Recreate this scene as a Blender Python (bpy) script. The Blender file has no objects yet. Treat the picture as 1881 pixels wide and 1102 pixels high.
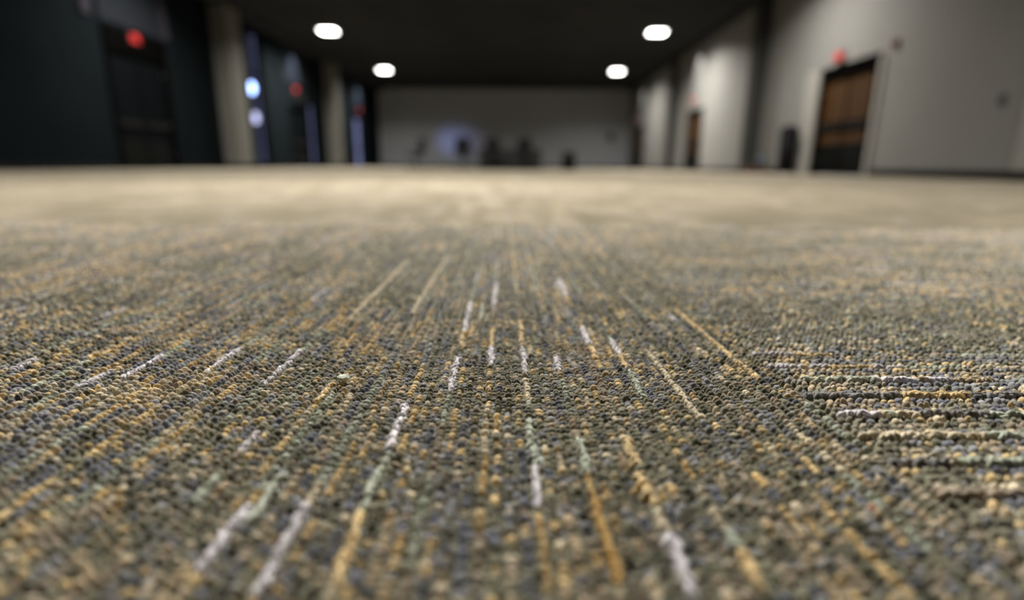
import bpy, bmesh, math, random
import numpy as np
from mathutils import Matrix, Vector

scene = bpy.context.scene
COL = scene.collection
PI = math.pi

# ------------------------------------------------------------------ camera
CAM_H = 0.15
F_PX = 985.0
cam_data = bpy.data.cameras.new('camera')
cam = bpy.data.objects.new('camera', cam_data)
COL.objects.link(cam)
cam_data.sensor_fit = 'HORIZONTAL'
cam_data.sensor_width = 36.0
cam_data.lens = 36.0 * F_PX / 1881.0
cam_data.clip_start = 0.01
cam_data.clip_end = 200.0
pitch, yaw, roll = math.atan(246 / F_PX), math.atan(14 / F_PX), math.radians(0.45)
cam.matrix_world = (Matrix.Translation((0, 0, CAM_H)) @ Matrix.Rotation(yaw, 4, 'Z')
                    @ Matrix.Rotation(PI / 2 - pitch, 4, 'X') @ Matrix.Rotation(roll, 4, 'Z'))
cam_data.dof.use_dof = True
cam_data.dof.focus_distance = 0.372
cam_data.dof.aperture_fstop = 18.85 / 9.6
cam_data.dof.aperture_blades = 0
scene.camera = cam

# ------------------------------------------------------------------ world, exposure
world = bpy.data.worlds.new('daylight')
scene.world = world
world.use_nodes = True
world.node_tree.nodes['Background'].inputs['Color'].default_value = (0.36, 0.37, 0.58, 1)
world.node_tree.nodes['Background'].inputs['Strength'].default_value = 0.75
scene.view_settings.view_transform = 'Standard'
scene.view_settings.look = 'None'
scene.view_settings.exposure = 0.0
scene.view_settings.gamma = 1.0
scene.view_settings.use_curve_mapping = False

# room numbers (metres)
XR, XL, YF, YB, H = 7.1, -9.4, 37.0, -9.0, 5.0
LX = (-7.2, 4.95)
LY = (4.8, 13.2, 21.6, 30.0)
LAMP_W = {4.8: 50, 13.2: 400, 21.6: 750, 30.0: 420}
CENTRE_FILL_W = {4.3: 720, 13.2: 200}

# ------------------------------------------------------------------ helpers
def srgb(r, g, b):
    f = lambda c: (c / 255 / 12.92) if c / 255 <= 0.04045 else ((c / 255 + 0.055) / 1.055) ** 2.4
    return (f(r), f(g), f(b), 1.0)

def mat(name, color, rough=0.7, metal=0.0, noise=0.0, nscale=6.0, spec=0.5, bump=0.0, bscale=60.0, emit=None, estr=0.0, trans=0.0):
    m = bpy.data.materials.new(name)
    m.use_nodes = True
    nt = m.node_tree
    b = nt.nodes['Principled BSDF']
    b.inputs['Roughness'].default_value = rough
    b.inputs['Metallic'].default_value = metal
    b.inputs['Specular IOR Level'].default_value = spec
    b.inputs['Base Color'].default_value = color
    if trans:
        b.inputs['Transmission Weight'].default_value = trans
    if noise > 0 or bump > 0:
        tc = nt.nodes.new('ShaderNodeTexCoord')
    if noise > 0:
        n = nt.nodes.new('ShaderNodeTexNoise')
        n.inputs['Scale'].default_value = nscale
        n.inputs['Detail'].default_value = 4
        nt.links.new(tc.outputs['Object'], n.inputs['Vector'])
        r = nt.nodes.new('ShaderNodeValToRGB')
        r.color_ramp.elements[0].position = 0.3
        r.color_ramp.elements[1].position = 0.7
        r.color_ramp.elements[0].color = tuple(c * (1 - noise) for c in color[:3]) + (1,)
        r.color_ramp.elements[1].color = tuple(min(1, c * (1 + noise)) for c in color[:3]) + (1,)
        nt.links.new(n.outputs['Fac'], r.inputs['Fac'])
        nt.links.new(r.outputs['Color'], b.inputs['Base Color'])
    if bump > 0:
        n2 = nt.nodes.new('ShaderNodeTexNoise')
        n2.inputs['Scale'].default_value = bscale
        nt.links.new(tc.outputs['Object'], n2.inputs['Vector'])
        bp = nt.nodes.new('ShaderNodeBump')
        bp.inputs['Strength'].default_value = bump
        bp.inputs['Distance'].default_value = 0.002
        nt.links.new(n2.outputs['Fac'], bp.inputs['Height'])
        nt.links.new(bp.outputs['Normal'], b.inputs['Normal'])
    if emit is not None:
        b.inputs['Emission Color'].default_value = emit
        b.inputs['Emission Strength'].default_value = estr
    return m

def wood_mat(name, c1, c2, rough=0.4):
    m = mat(name, c1, rough, spec=0.15)
    nt = m.node_tree
    b = nt.nodes['Principled BSDF']
    tc = nt.nodes.new('ShaderNodeTexCoord')
    mp = nt.nodes.new('ShaderNodeMapping')
    mp.inputs['Scale'].default_value = (14, 14, 0.8)
    n = nt.nodes.new('ShaderNodeTexNoise')
    n.inputs['Scale'].default_value = 3
    n.inputs['Detail'].default_value = 6
    n.inputs['Distortion'].default_value = 0.6
    r = nt.nodes.new('ShaderNodeValToRGB')
    r.color_ramp.elements[0].position = 0.3
    r.color_ramp.elements[1].position = 0.75
    r.color_ramp.elements[0].color = c2
    r.color_ramp.elements[1].color = c1
    nt.links.new(tc.outputs['Object'], mp.inputs['Vector'])
    nt.links.new(mp.outputs['Vector'], n.inputs['Vector'])
    nt.links.new(n.outputs['Fac'], r.inputs['Fac'])
    nt.links.new(r.outputs['Color'], b.inputs['Base Color'])
    return m

def add_box(bm, x0, x1, y0, y1, z0, z1):
    vs = [bm.verts.new((x, y, z)) for x in (x0, x1) for y in (y0, y1) for z in (z0, z1)]
    for f in ((0, 1, 3, 2), (4, 6, 7, 5), (0, 4, 5, 1), (2, 3, 7, 6), (0, 2, 6, 4), (1, 5, 7, 3)):
        bm.faces.new([vs[i] for i in f])

def add_tube(bm, pts, r, n=8):
    rings = []
    pts = [Vector(p) for p in pts]
    for i, p in enumerate(pts):
        d = (pts[min(i + 1, len(pts) - 1)] - pts[max(i - 1, 0)]).normalized()
        up = Vector((0, 0, 1)) if abs(d.z) < 0.9 else Vector((1, 0, 0))
        a = d.cross(up).normalized()
        b = d.cross(a).normalized()
        rings.append([bm.verts.new(p + (a * math.cos(t) + b * math.sin(t)) * r) for t in [2 * PI * k / n for k in range(n)]])
    for r0, r1 in zip(rings, rings[1:]):
        for k in range(n):
            bm.faces.new((r0[k], r0[(k + 1) % n], r1[(k + 1) % n], r1[k]))
    bm.faces.new(rings[0])
    bm.faces.new(list(reversed(rings[-1])))

def add_lathe(bm, prof, n=24, center=(0, 0, 0)):
    cx, cy, cz = center
    rings = []
    for r, z in prof:
        rings.append([bm.verts.new((cx + r * math.cos(2 * PI * k / n), cy + r * math.sin(2 * PI * k / n), cz + z)) for k in range(n)])
    for r0, r1 in zip(rings, rings[1:]):
        for k in range(n):
            bm.faces.new((r0[k], r0[(k + 1) % n], r1[(k + 1) % n], r1[k]))
    bm.faces.new(list(reversed(rings[0])))
    bm.faces.new(rings[-1])

def obj(name, bm, m, parent=None, bevel=0.0, smooth=False, loc=None, rot=None):
    bmesh.ops.recalc_face_normals(bm, faces=bm.faces)
    if bevel > 0:
        bmesh.ops.bevel(bm, geom=[e for e in bm.edges], offset=bevel, segments=2, profile=0.5, affect='EDGES')
    me = bpy.data.meshes.new(name)
    bm.to_mesh(me)
    bm.free()
    if smooth:
        for p in me.polygons:
            p.use_smooth = True
    o = bpy.data.objects.new(name, me)
    me.materials.append(m)
    COL.objects.link(o)
    if parent is not None:
        o.parent = parent
    if loc is not None:
        o.location = loc
    if rot is not None:
        o.rotation_euler = rot
    return o

def boxes(name, m, dims, parent=None, bevel=0.0, loc=None, rot=None):
    bm = bmesh.new()
    for d in dims:
        add_box(bm, *d)
    return obj(name, bm, m, parent, bevel, loc=loc, rot=rot)

def struct(name, m, dims, bevel=0.0, parent=None):
    o = boxes(name, m, dims, parent, bevel)
    if parent is None:
        o['kind'] = 'structure'
    return o

def tag(o, label, cat, group=None):
    o['label'] = label
    o['category'] = cat
    if group:
        o['group'] = group
    return o

def thing(name, label, cat, loc=(0, 0, 0), rz=0.0, group=None):
    o = bpy.data.objects.new(name, None)
    o.empty_display_size = 0.2
    COL.objects.link(o)
    o.location = loc
    o.rotation_euler = (0, 0, rz)
    return tag(o, label, cat, group)

def dup(root, loc=None, rz=None, label=None):
    r = root.copy()
    COL.objects.link(r)
    if loc is not None:
        r.location = loc
    if rz is not None:
        r.rotation_euler = (0, 0, rz)
    if label:
        r['label'] = label
    for ch in list(root.children):
        c = ch.copy()
        COL.objects.link(c)
        c.parent = r
        for g in list(ch.children):
            d = g.copy()
            COL.objects.link(d)
            d.parent = c
    return r

def text_part(name, body, size, m, parent, loc, rot, extrude=0.004):
    cu = bpy.data.curves.new(name, 'FONT')
    cu.body = body
    cu.size = size
    cu.align_x = 'CENTER'
    cu.align_y = 'CENTER'
    cu.extrude = extrude
    tmp = bpy.data.objects.new(name, cu)
    COL.objects.link(tmp)
    bpy.context.view_layer.update()
    me = bpy.data.meshes.new_from_object(tmp.evaluated_get(bpy.context.evaluated_depsgraph_get()))
    bpy.data.objects.remove(tmp)
    me.name = name
    o = bpy.data.objects.new(name, me)
    me.materials.clear()
    me.materials.append(m)
    COL.objects.link(o)
    o.parent = parent
    o.location = loc
    o.rotation_euler = rot
    return o

# ------------------------------------------------------------------ materials
M = {}
M['wall_grey'] = mat('painted_grey_wall', (0.140, 0.139, 0.134, 1), 0.8, spec=0.2, noise=0.04, nscale=0.7, bump=0.1, bscale=80)
M['wall_far'] = mat('painted_far_wall', (0.28, 0.295, 0.32, 1), 0.75, noise=0.04, nscale=0.5)
M['wall_dark'] = mat('charcoal_wall_panel', (0.006, 0.008, 0.0095, 1), 1.0, spec=0.0, noise=0.1, nscale=1.0)
M['wall_mid'] = mat('slate_wall_panel', (0.013, 0.015, 0.019, 1), 0.9, spec=0.02, noise=0.06, nscale=1.0)
M['wall_strip'] = mat('mauve_grey_strip', (0.028, 0.026, 0.034, 1), 0.9, spec=0.02, noise=0.06, nscale=1.0)
M['ceiling'] = mat('black_painted_ceiling', (0.029, 0.0305, 0.034, 1), 1.0, spec=0.0, noise=0.15, nscale=0.6)
M['col_light'] = mat('beige_column_paint', (0.11, 0.108, 0.098, 1), 0.8, spec=0.1, noise=0.04, nscale=1.0)
M['col_dark'] = mat('dark_grey_pilaster', (0.03, 0.03, 0.028, 1), 0.8, spec=0.1, noise=0.05, nscale=1.0)
M['base'] = mat('black_rubber_baseboard', (0.012, 0.012, 0.013, 1), 0.9, spec=0.0, noise=0.1, nscale=4)
M['frame'] = mat('black_door_frame', (0.0018, 0.0018, 0.0018, 1), 0.9, spec=0.0, noise=0.1, nscale=5)
M['trim'] = mat('pale_grey_trim', (0.20, 0.195, 0.18, 1), 0.8, spec=0.2, noise=0.03, nscale=3)
M['black'] = mat('black_plastic', (0.006, 0.006, 0.007, 1), 0.7, spec=0.1, noise=0.1, nscale=8)
M['kick'] = mat('dark_kickplate', (0.0028, 0.0032, 0.003, 1), 0.7, 0.0, spec=0.04, noise=0.1, nscale=5)
M['metal'] = mat('brushed_metal', (0.35, 0.35, 0.36, 1), 0.35, 1.0, noise=0.08, nscale=20)
M['wood'] = wood_mat('brown_door_veneer', (0.044, 0.0175, 0.0022, 1), (0.018, 0.0075, 0.0014, 1), 0.6)
M['dark_door'] = mat('dark_grey_door', (0.0035, 0.0042, 0.005, 1), 0.9, spec=0.0, noise=0.1, nscale=4)
M['red_glow'] = mat('red_exit_glow', (0.4, 0.01, 0.01, 1), 0.5, noise=0.05, nscale=10, emit=(1.0, 0.03, 0.035, 1), estr=0.3)
M['red_face'] = mat('red_lit_face', (0.3, 0.02, 0.02, 1), 0.5, noise=0.05, nscale=10, emit=(1.0, 0.035, 0.03, 1), estr=0.08)
M['sign_box'] = mat('sign_housing', (0.15, 0.15, 0.15, 1), 0.5, noise=0.05, nscale=10)
M['sign_box_dark'] = mat('dark_sign_housing', (0.015, 0.015, 0.015, 1), 0.5, noise=0.05, nscale=10)
M['troffer'] = mat('white_fixture_frame', (0.7, 0.7, 0.68, 1), 0.4, noise=0.03, nscale=5)
M['diffuser'] = mat('lit_diffuser', (0.8, 0.8, 0.8, 1), 0.5, noise=0.02, nscale=5, emit=(1.0, 0.98, 0.94, 1), estr=26)
M['glass'] = mat('window_glass', (0.9, 0.93, 1.0, 1), 0.02, trans=1.0, noise=0.01, nscale=2)
g = bpy.data.materials.new('thin_window_glass')
g.use_nodes = True
gn, gl = g.node_tree.nodes, g.node_tree.links
gn.remove(gn['Principled BSDF'])
tr = gn.new('ShaderNodeBsdfTransparent')
tr.inputs[0].default_value = (0.88, 0.91, 1.0, 1)
gs = gn.new('ShaderNodeBsdfGlossy')
gs.inputs['Roughness'].default_value = 0.03
mx = gn.new('ShaderNodeMixShader')
mx.inputs[0].default_value = 0.08
gl.new(tr.outputs[0], mx.inputs[1])
gl.new(gs.outputs[0], mx.inputs[2])
gl.new(mx.outputs[0], gn['Material Output'].inputs['Surface'])
M['glass'] = g
M['lobby'] = mat('lit_globe', (0.8, 0.85, 1, 1), 0.5, noise=0.02, nscale=5, emit=(0.45, 0.62, 1.0, 1), estr=10)
M['lobby2'] = mat('lit_globe_pale', (0.8, 0.8, 0.9, 1), 0.5, noise=0.02, nscale=5, emit=(0.75, 0.72, 0.9, 1), estr=2.4)
M['cloth'] = mat('grey_table_skirt', (0.035, 0.036, 0.038, 1), 0.95, noise=0.15, nscale=6, bump=0.3, bscale=40)
M['chair'] = mat('black_chair_fabric', (0.008, 0.008, 0.010, 1), 0.95, noise=0.2, nscale=30)
M['card'] = mat('brown_cardboard', (0.045, 0.022, 0.013, 1), 0.85, noise=0.12, nscale=12)
M['bag'] = mat('blue_grey_fabric', (0.05, 0.065, 0.085, 1), 0.9, noise=0.15, nscale=20)
M['alarm'] = mat('faded_red_plastic', (0.12, 0.05, 0.05, 1), 0.4, noise=0.05, nscale=20)
M['lens'] = mat('clear_strobe_lens', (0.10, 0.07, 0.07, 1), 0.3, noise=0.03, nscale=20)
M['grey_box'] = mat('grey_plate', (0.05, 0.053, 0.056, 1), 0.5, noise=0.05, nscale=20)
M['crumb'] = mat('white_crumb', (0.9, 0.88, 0.82, 1), 0.6, noise=0.08, nscale=300)
M['red_lint'] = mat('red_lint', (0.5, 0.02, 0.02, 1), 0.8, noise=0.1, nscale=300)
M['screen'] = mat('hinge_steel', (0.2, 0.2, 0.2, 1), 0.4, 0.8, noise=0.05, nscale=20)

# ------------------------------------------------------------------ carpet: yarn palette and tile grid
ANG = math.radians(1.8)          # the tile grid is turned a little against the room
TILE, U0, V0 = 0.40, -0.197, 0.155 # tile seams at U0 + i*TILE (across) and V0 + j*TILE (ahead)
PC, PR = 0.0259 / 4, 0.0275 / 4  # stripe pitch
PAL = {
    'gold': srgb(238, 210, 154), 'dgold': srgb(206, 164, 80), 'tan': srgb(208, 188, 156), 'beige': srgb(230, 216, 188),
    'slate': srgb(118, 123, 140), 'bluegrey': srgb(164, 167, 174), 'olive': srgb(142, 141, 118), 'dolive': srgb(90, 90, 72),
    'white': srgb(242, 238, 246), 'sage': srgb(198, 206, 190), 'taupe': srgb(184, 168, 148), 'dark': srgb(138, 138, 140)}

def carpet_far_material():
    m = bpy.data.materials.new('carpet_tiles')
    m.use_nodes = True
    nt = m.node_tree
    N, L = nt.nodes, nt.links
    b = N['Principled BSDF']
    b.inputs['Roughness'].default_value = 0.9
    b.inputs['Specular IOR Level'].default_value = 0.15
    b.inputs['Sheen Weight'].default_value = 0.35
    b.inputs['Sheen Roughness'].default_value = 0.45
    b.inputs['Sheen Tint'].default_value = (1.0, 0.9, 0.74, 1)

    def math_(op, a, c=None, d=None):
        n = N.new('ShaderNodeMath')
        n.operation = op
        for i, v in enumerate((a, c, d)):
            if v is None:
                continue
            if isinstance(v, (int, float)):
                n.inputs[i].default_value = v
            else:
                L.new(v, n.inputs[i])
        return n.outputs[0]

    def mix(f, a, c):
        n = N.new('ShaderNodeMix')
        n.data_type = 'RGBA'
        for s, v in ((n.inputs['Factor'], f), (n.inputs[6], a), (n.inputs[7], c)):
            if isinstance(v, (int, float, tuple)):
                s.default_value = v
            else:
                L.new(v, s)
        return n.outputs[2]

    def ramp(f, p0, p1):
        n = N.new('ShaderNodeMapRange')
        n.interpolation_type = 'SMOOTHSTEP'
        L.new(f, n.inputs[0])
        n.inputs[1].default_value = p0
        n.inputs[2].default_value = p1
        return n.outputs[0]

    geo = N.new('ShaderNodeNewGeometry')
    rot = N.new('ShaderNodeVectorRotate')
    rot.rotation_type = 'Z_AXIS'
    rot.inputs['Angle'].default_value = -ANG
    L.new(geo.outputs['Position'], rot.inputs['Vector'])
    sep = N.new('ShaderNodeSeparateXYZ')
    L.new(rot.outputs[0], sep.inputs[0])
    u, v = sep.outputs[0], sep.outputs[1]
    ti = math_('FLOOR', math_('DIVIDE', math_('SUBTRACT', u, U0), TILE))
    tj = math_('FLOOR', math_('DIVIDE', math_('SUBTRACT', v, V0), TILE))
    tv = N.new('ShaderNodeCombineXYZ')
    L.new(ti, tv.inputs[0])
    L.new(tj, tv.inputs[1])
    wn = N.new('ShaderNodeTexWhiteNoise')
    wn.noise_dimensions = '3D'
    L.new(tv.outputs[0], wn.inputs['Vector'])
    h1 = wn.outputs['Value']
    sc = N.new('ShaderNodeSeparateColor')
    L.new(wn.outputs['Color'], sc.inputs[0])
    # tiles turned a quarter: random, except the column the camera looks along
    turned = math_('MULTIPLY', math_('GREATER_THAN', h1, 0.5), math_('GREATER_THAN', math_('ABSOLUTE', ti), 0.5))
    a_across = math_('ADD', math_('MULTIPLY', u, math_('SUBTRACT', 1, turned)), math_('MULTIPLY', v, turned))
    a_along = math_('ADD', math_('MULTIPLY', v, math_('SUBTRACT', 1, turned)), math_('MULTIPLY', u, turned))

    def noise(across, along, detail=2.0, off=0.0):
        c = N.new('ShaderNodeCombineXYZ')
        L.new(math_('MULTIPLY', a_across, across), c.inputs[0])
        L.new(math_('MULTIPLY', a_along, along), c.inputs[1])
        L.new(math_('ADD', math_('MULTIPLY', h1, 40.0), off), c.inputs[2])
        n = N.new('ShaderNodeTexNoise')
        n.inputs['Scale'].default_value = 1.0
        n.inputs['Detail'].default_value = detail
        L.new(c.outputs[0], n.inputs['Vector'])
        return n.outputs['Fac']

    zone = ramp(noise(9, 3.5, 2, 0), 0.38, 0.60)
    speck = ramp(noise(190, 230, 1, 3), 0.46, 0.60)
    gold = ramp(noise(75, 14, 2, 7), 0.50, 0.66)
    grey = ramp(noise(60, 9, 2, 13), 0.57, 0.70)
    base = mix(speck, PAL['dolive'], PAL['olive'])
    yarn = mix(gold, mix(speck, PAL['slate'], PAL['tan']), PAL['gold'])
    colr = mix(math_('MULTIPLY', zone, 0.75), mix(0.30, base, PAL['tan']), mix(0.35, yarn, PAL['beige']))
    colr = mix(math_('MULTIPLY', grey, math_('MULTIPLY', zone, 0.75)), colr, PAL['white'])
    tone = math_('ADD', 0.88, math_('MULTIPLY', sc.outputs[1], 0.24))
    tm = N.new('ShaderNodeVectorMath')
    tm.operation = 'SCALE'
    L.new(colr, tm.inputs[0])
    L.new(math_('MULTIPLY', tone, FAR_TONE), tm.inputs['Scale'])
    L.new(tm.outputs[0], b.inputs['Base Color'])
    bp = N.new('ShaderNodeBump')
    bp.inputs['Strength'].default_value = 0.5
    bp.inputs['Distance'].default_value = 0.002
    L.new(noise(320, 380, 1, 21), bp.inputs['Height'])
    L.new(bp.outputs[0], b.inputs['Normal'])
    return m

def carpet_yarn_material():
    m = bpy.data.materials.new('carpet_yarn')
    m.use_nodes = True
    nt = m.node_tree
    N, L = nt.nodes, nt.links
    b = N['Principled BSDF']
    b.inputs['Roughness'].default_value = 0.6
    b.inputs['Specular IOR Level'].default_value = 0.35
    b.inputs['Sheen Weight'].default_value = 0.8
    b.inputs['Sheen Roughness'].default_value = 0.4
    b.inputs['Sheen Tint'].default_value = (1.0, 0.92, 0.8, 1)
    at = N.new('ShaderNodeAttribute')
    at.attribute_name = 'yarn'
    tc = N.new('ShaderNodeAttribute')
    tc.attribute_name = 'strand'
    mp = N.new('ShaderNodeMapping')
    mp.inputs['Rotation'].default_value = (0, 0, 0.45)
    mp.inputs['Scale'].default_value = (1.3, 6.5, 6.5)
    n = N.new('ShaderNodeTexNoise')
    n.inputs['Scale'].default_value = 1.0
    n.inputs['Detail'].default_value = 3
    L.new(tc.outputs['Vector'], mp.inputs['Vector'])
    L.new(mp.outputs[0], n.inputs['Vector'])
    mr = N.new('ShaderNodeMapRange')
    L.new(n.outputs['Fac'], mr.inputs[0])
    mr.inputs[1].default_value = 0.32
    mr.inputs[2].default_value = 0.68
    mr.inputs[3].default_value = 0.55
    mr.inputs[4].default_value = 1.28
    sc = N.new('ShaderNodeVectorMath')
    sc.operation = 'SCALE'
    L.new(at.outputs['Color'], sc.inputs[0])
    L.new(mr.outputs[0], sc.inputs['Scale'])
    L.new(sc.outputs[0], b.inputs['Base Color'])
    bp = N.new('ShaderNodeBump')
    bp.inputs['Strength'].default_value = 0.8
    bp.inputs['Distance'].default_value = 0.0006
    L.new(n.outputs['Fac'], bp.inputs['Height'])
    L.new(bp.outputs[0], b.inputs['Normal'])
    return m

FAR_TONE = 0.47
M['carpet'] = carpet_far_material()
M['yarn'] = carpet_yarn_material()

# ------------------------------------------------------------------ room shell
struct('floor', M['carpet'], [(XL - 0.3, XR + 0.3, YB - 0.3, YF + 0.3, -0.12, 0.0)])
struct('ceiling', M['ceiling'], [(XL - 0.3, XR + 0.3, YB - 0.3, YF + 0.3, H, H + 0.15)])
T = 0.25
def wall_right():
    ds, y = [], YB
    for (a, c, t) in ((11.55, 13.65, 2.40), (22.2, 24.2, 2.45), (32.6, 34.7, 2.5)):
        ds.append((XR, XR + T, y, a, 0, H))
        ds.append((XR, XR + T, a, c, t, H))
        y = c
    ds.append((XR, XR + T, y, YF, 0, H))
    return ds
struct('wall_right', M['wall_grey'], wall_right())
LEFT_OPEN = ((12.85, 15.1, 0, 3.2), (19.65, 20.75, 0.12, 4.6), (22.7, 24.7, 0, 2.5), (24.95, 25.75, 0.1, 2.75), (31.6, 33.2, 0, 2.75))
def wall_left():
    ds, y = [], YB
    for (a, c, b0, t) in LEFT_OPEN:
        ds.append((XL - T, XL, y, a, 0, H))
        ds.append((XL - T, XL, a, c, t, H))
        if b0 > 0:
            ds.append((XL - T, XL, a, c, 0, b0))
        y = c
    ds.append((XL - T, XL, y, YF, 0, H))
    return ds
struct('wall_left', M['wall_dark'], wall_left())
struct('wall_far', M['wall_far'], [(XL - T, XR + T, YF, YF + T, 0, H)])
struct('wall_rear', M['wall_grey'], [(XL - T, XR + T, YB - T, YB, 0, H)])
struct('baseboard_right', M['base'], [(XR - 0.02, XR, a, c, 0, 0.14) for a, c in ((YB, 7.34), (7.87, 11.35), (14.35, 16.8), (17.2, 22.1), (24.3, 26.2), (26.6, 32.5), (34.8, YF))])
struct('baseboard_left', M['base'], [(XL, XL + 0.02, a, c, 0, 0.14) for a, c in ((YB, 12.8), (15.2, 17.47), (18.4, 19.6), (20.8, 22.6), (25.8, 26.97), (27.9, 31.5), (33.3, YF))])
struct('baseboard_far', M['base'], [(XL, XR, YF - 0.02, YF, 0, 0.16)])
# slate panels above the doors of the dark wall, with paler upright strips
n = 1
for a, c, z0 in ((12.85, 15.1, 3.26), (22.3, 24.9, 3.35), (31.2, 33.6, 3.35)):
    struct('trim_%d' % n, M['wall_mid'], [(XL, XL + 0.04, a, c, z0, H - 0.02)], 0.006)
    n += 1
for a, c in ((12.35, 12.6), (15.0, 15.25)):
    struct('trim_%d' % n, M['wall_strip'], [(XL, XL + 0.07, a, c, 3.26, H - 0.02)], 0.006)
    n += 1
# dark bulkhead beam below the ceiling along the left wall
struct('trim_%d' % n, M['ceiling'], [(XL, XL + 0.5, YB, YF, H - 0.18, H - 0.001)], 0.01); n += 1
struct('trim_%d' % n, M['ceiling'], [(XR - 0.3, XR, YB, YF, H - 0.12, H - 0.001)], 0.01); n += 1

# columns against the walls
def column(x0, x1, y0, y1, m, label):
    t = thing('wall_column', label, 'column', ((x0 + x1) / 2, (y0 + y1) / 2, 0), group=None)
    w, d = (x1 - x0) / 2, (y1 - y0) / 2
    boxes('shaft', m, [(-w, w, -d, d, 0.0, H - 0.19)], t, 0.01)
    boxes('plinth', M['base'], [(-w - 0.012, w + 0.012, -d - 0.012, d + 0.012, 0.0, 0.14)], t, 0.004)
column(XL, -8.93, 17.47, 18.4, M['col_light'], 'pale beige square column on the left wall, the nearer and wider of two')
column(XL, -8.93, 26.97, 27.9, M['col_light'], 'pale beige square column on the left wall, the farther and narrower of two')
column(6.86, XR, 7.35, 7.85, M['trim'], 'pale grey pilaster cut off by the right edge of the photo')
column(6.72, XR, 16.8, 17.2, M['col_dark'], 'dark grey pilaster on the right wall beyond the nearest brown doors')
column(6.85, XR, 26.2, 26.6, M['col_dark'], 'dark pilaster on the right wall between the second and third doors')

# ------------------------------------------------------------------ doors
def double_door(name, side, y0, y1, top, leafmat, frame_t, header, kick=True):
    """a two-leaf door with its frame, in the opening y0..y1 of a side wall; built facing the room"""
    s = 1 if side == 'right' else -1
    X = XR if side == 'right' else XL
    root = bpy.data.objects.new(name, None)
    COL.objects.link(root)
    root.location = (X, (y0 + y1) / 2, 0)
    root['kind'] = 'structure'
    hw = (y1 - y0) / 2
    def bx(pname, m, x0, x1, a, c, z0, z1, par=root, bev=0.004):
        xa, xb = sorted((s * x0, s * x1))
        return boxes(pname, m, [(xa, xb, a, c, z0, z1)], par, bev)
    bx('door_jamb', M['frame'], -0.03, 0.2, -hw, -hw + frame_t, 0, top)
    bx('door_jamb', M['frame'], -0.03, 0.2, hw - frame_t, hw, 0, top)
    bx('door_header', M['frame'], -0.035, 0.2, -hw, hw, top - header, top)
    ztop = top - header - 0.005
    for k in (-1, 1):
        a, c = (-hw + frame_t + 0.004, -0.02) if k < 0 else (0.02, hw - frame_t - 0.004)
        leaf = bx('door_leaf', leafmat, 0.05, 0.10, a, c, 0.012, ztop)
        if kick:
            bx('kick_plate', M['kick'], 0.042, 0.05, a + 0.02, c - 0.02, 0.02, 0.70, leaf, 0.001)
        bx('push_bar', M['black'], -0.01, 0.045, a + 0.08, c - 0.08, 1.02, 1.10, leaf, 0.008)
        bx('vision_rail', M['kick'], 0.044, 0.05, a + 0.02, c - 0.02, 0.94, 1.18, leaf, 0.001)
        for z in (0.3, 1.1, ztop - 0.3):
            yy = a if k < 0 else c
            bx('hinge', M['screen'], 0.035, 0.05, yy - 0.012, yy + 0.012, z, z + 0.11, leaf, 0.002)
    bx('center_mullion', M['frame'], 0.035, 0.11, -0.019, 0.019, 0.012, ztop)
    return root
double_door('door_1', 'right', 11.55, 13.65, 2.40, M['wood'], 0.09, 0.26)
double_door('door_2', 'right', 22.2, 24.2, 2.45, M['wood'], 0.09, 0.2)
double_door('door_3', 'right', 32.6, 34.7, 2.5, M['wood'], 0.08, 0.14)
double_door('door_4', 'left', 12.85, 15.1, 3.2, M['dark_door'], 0.13, 0.55)
double_door('door_5', 'left', 22.7, 24.7, 2.5, M['dark_door'], 0.08, 0.12)
# pale casings of the nearest right doors
struct('trim_%d' % n, M['trim'], [(XR - 0.07, XR, 13.68, 14.3, 0, 2.42)], 0.01); n += 1
struct('trim_%d' % n, M['trim'], [(XR - 0.05, XR, 11.38, 11.52, 0, 2.3)], 0.01); n += 1

# glazed openings on the left: two narrow windows and a glass door with daylight behind
def window(name, y0, y1, z0, z1, bars):
    root = bpy.data.objects.new(name, None)
    COL.objects.link(root)
    root['kind'] = 'structure'
    root.location = (XL - 0.1, (y0 + y1) / 2, z0)
    hw, h = (y1 - y0) / 2, z1 - z0
    boxes('window_frame', M['frame'], [(-0.05, 0.05, -hw, -hw + 0.05, 0, h), (-0.05, 0.05, hw - 0.05, hw, 0, h),
          (-0.05, 0.05, -hw + 0.05, hw - 0.05, 0, 0.05), (-0.05, 0.05, -hw + 0.05, hw - 0.05, h - 0.05, h)]
          + [(-0.04, 0.04, -hw + 0.05, hw - 0.05, z - 0.03, z + 0.03) for z in bars], root)
    boxes('pane', M['glass'], [(-0.006, 0.006, -hw + 0.05, hw - 0.05, 0.05, h - 0.05)], root)
window('window_1', 19.65, 20.75, 0.12, 4.6, (3.1,))
window('window_2', 24.95, 25.75, 0.1, 2.75, (1.2,))
window('window_3', 31.6, 33.2, 0.0, 2.75, (1.0,))
# corridor behind the left wall: dim plaster wall seen through the glass
M['corridor'] = mat('corridor_wall', (0.075, 0.073, 0.08, 1), 0.9, noise=0.15, nscale=0.8)
struct('wall_corridor', M['corridor'], [(-14.2, -14.0, 8.0, 30.0, -0.1, 8.0)])

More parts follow.
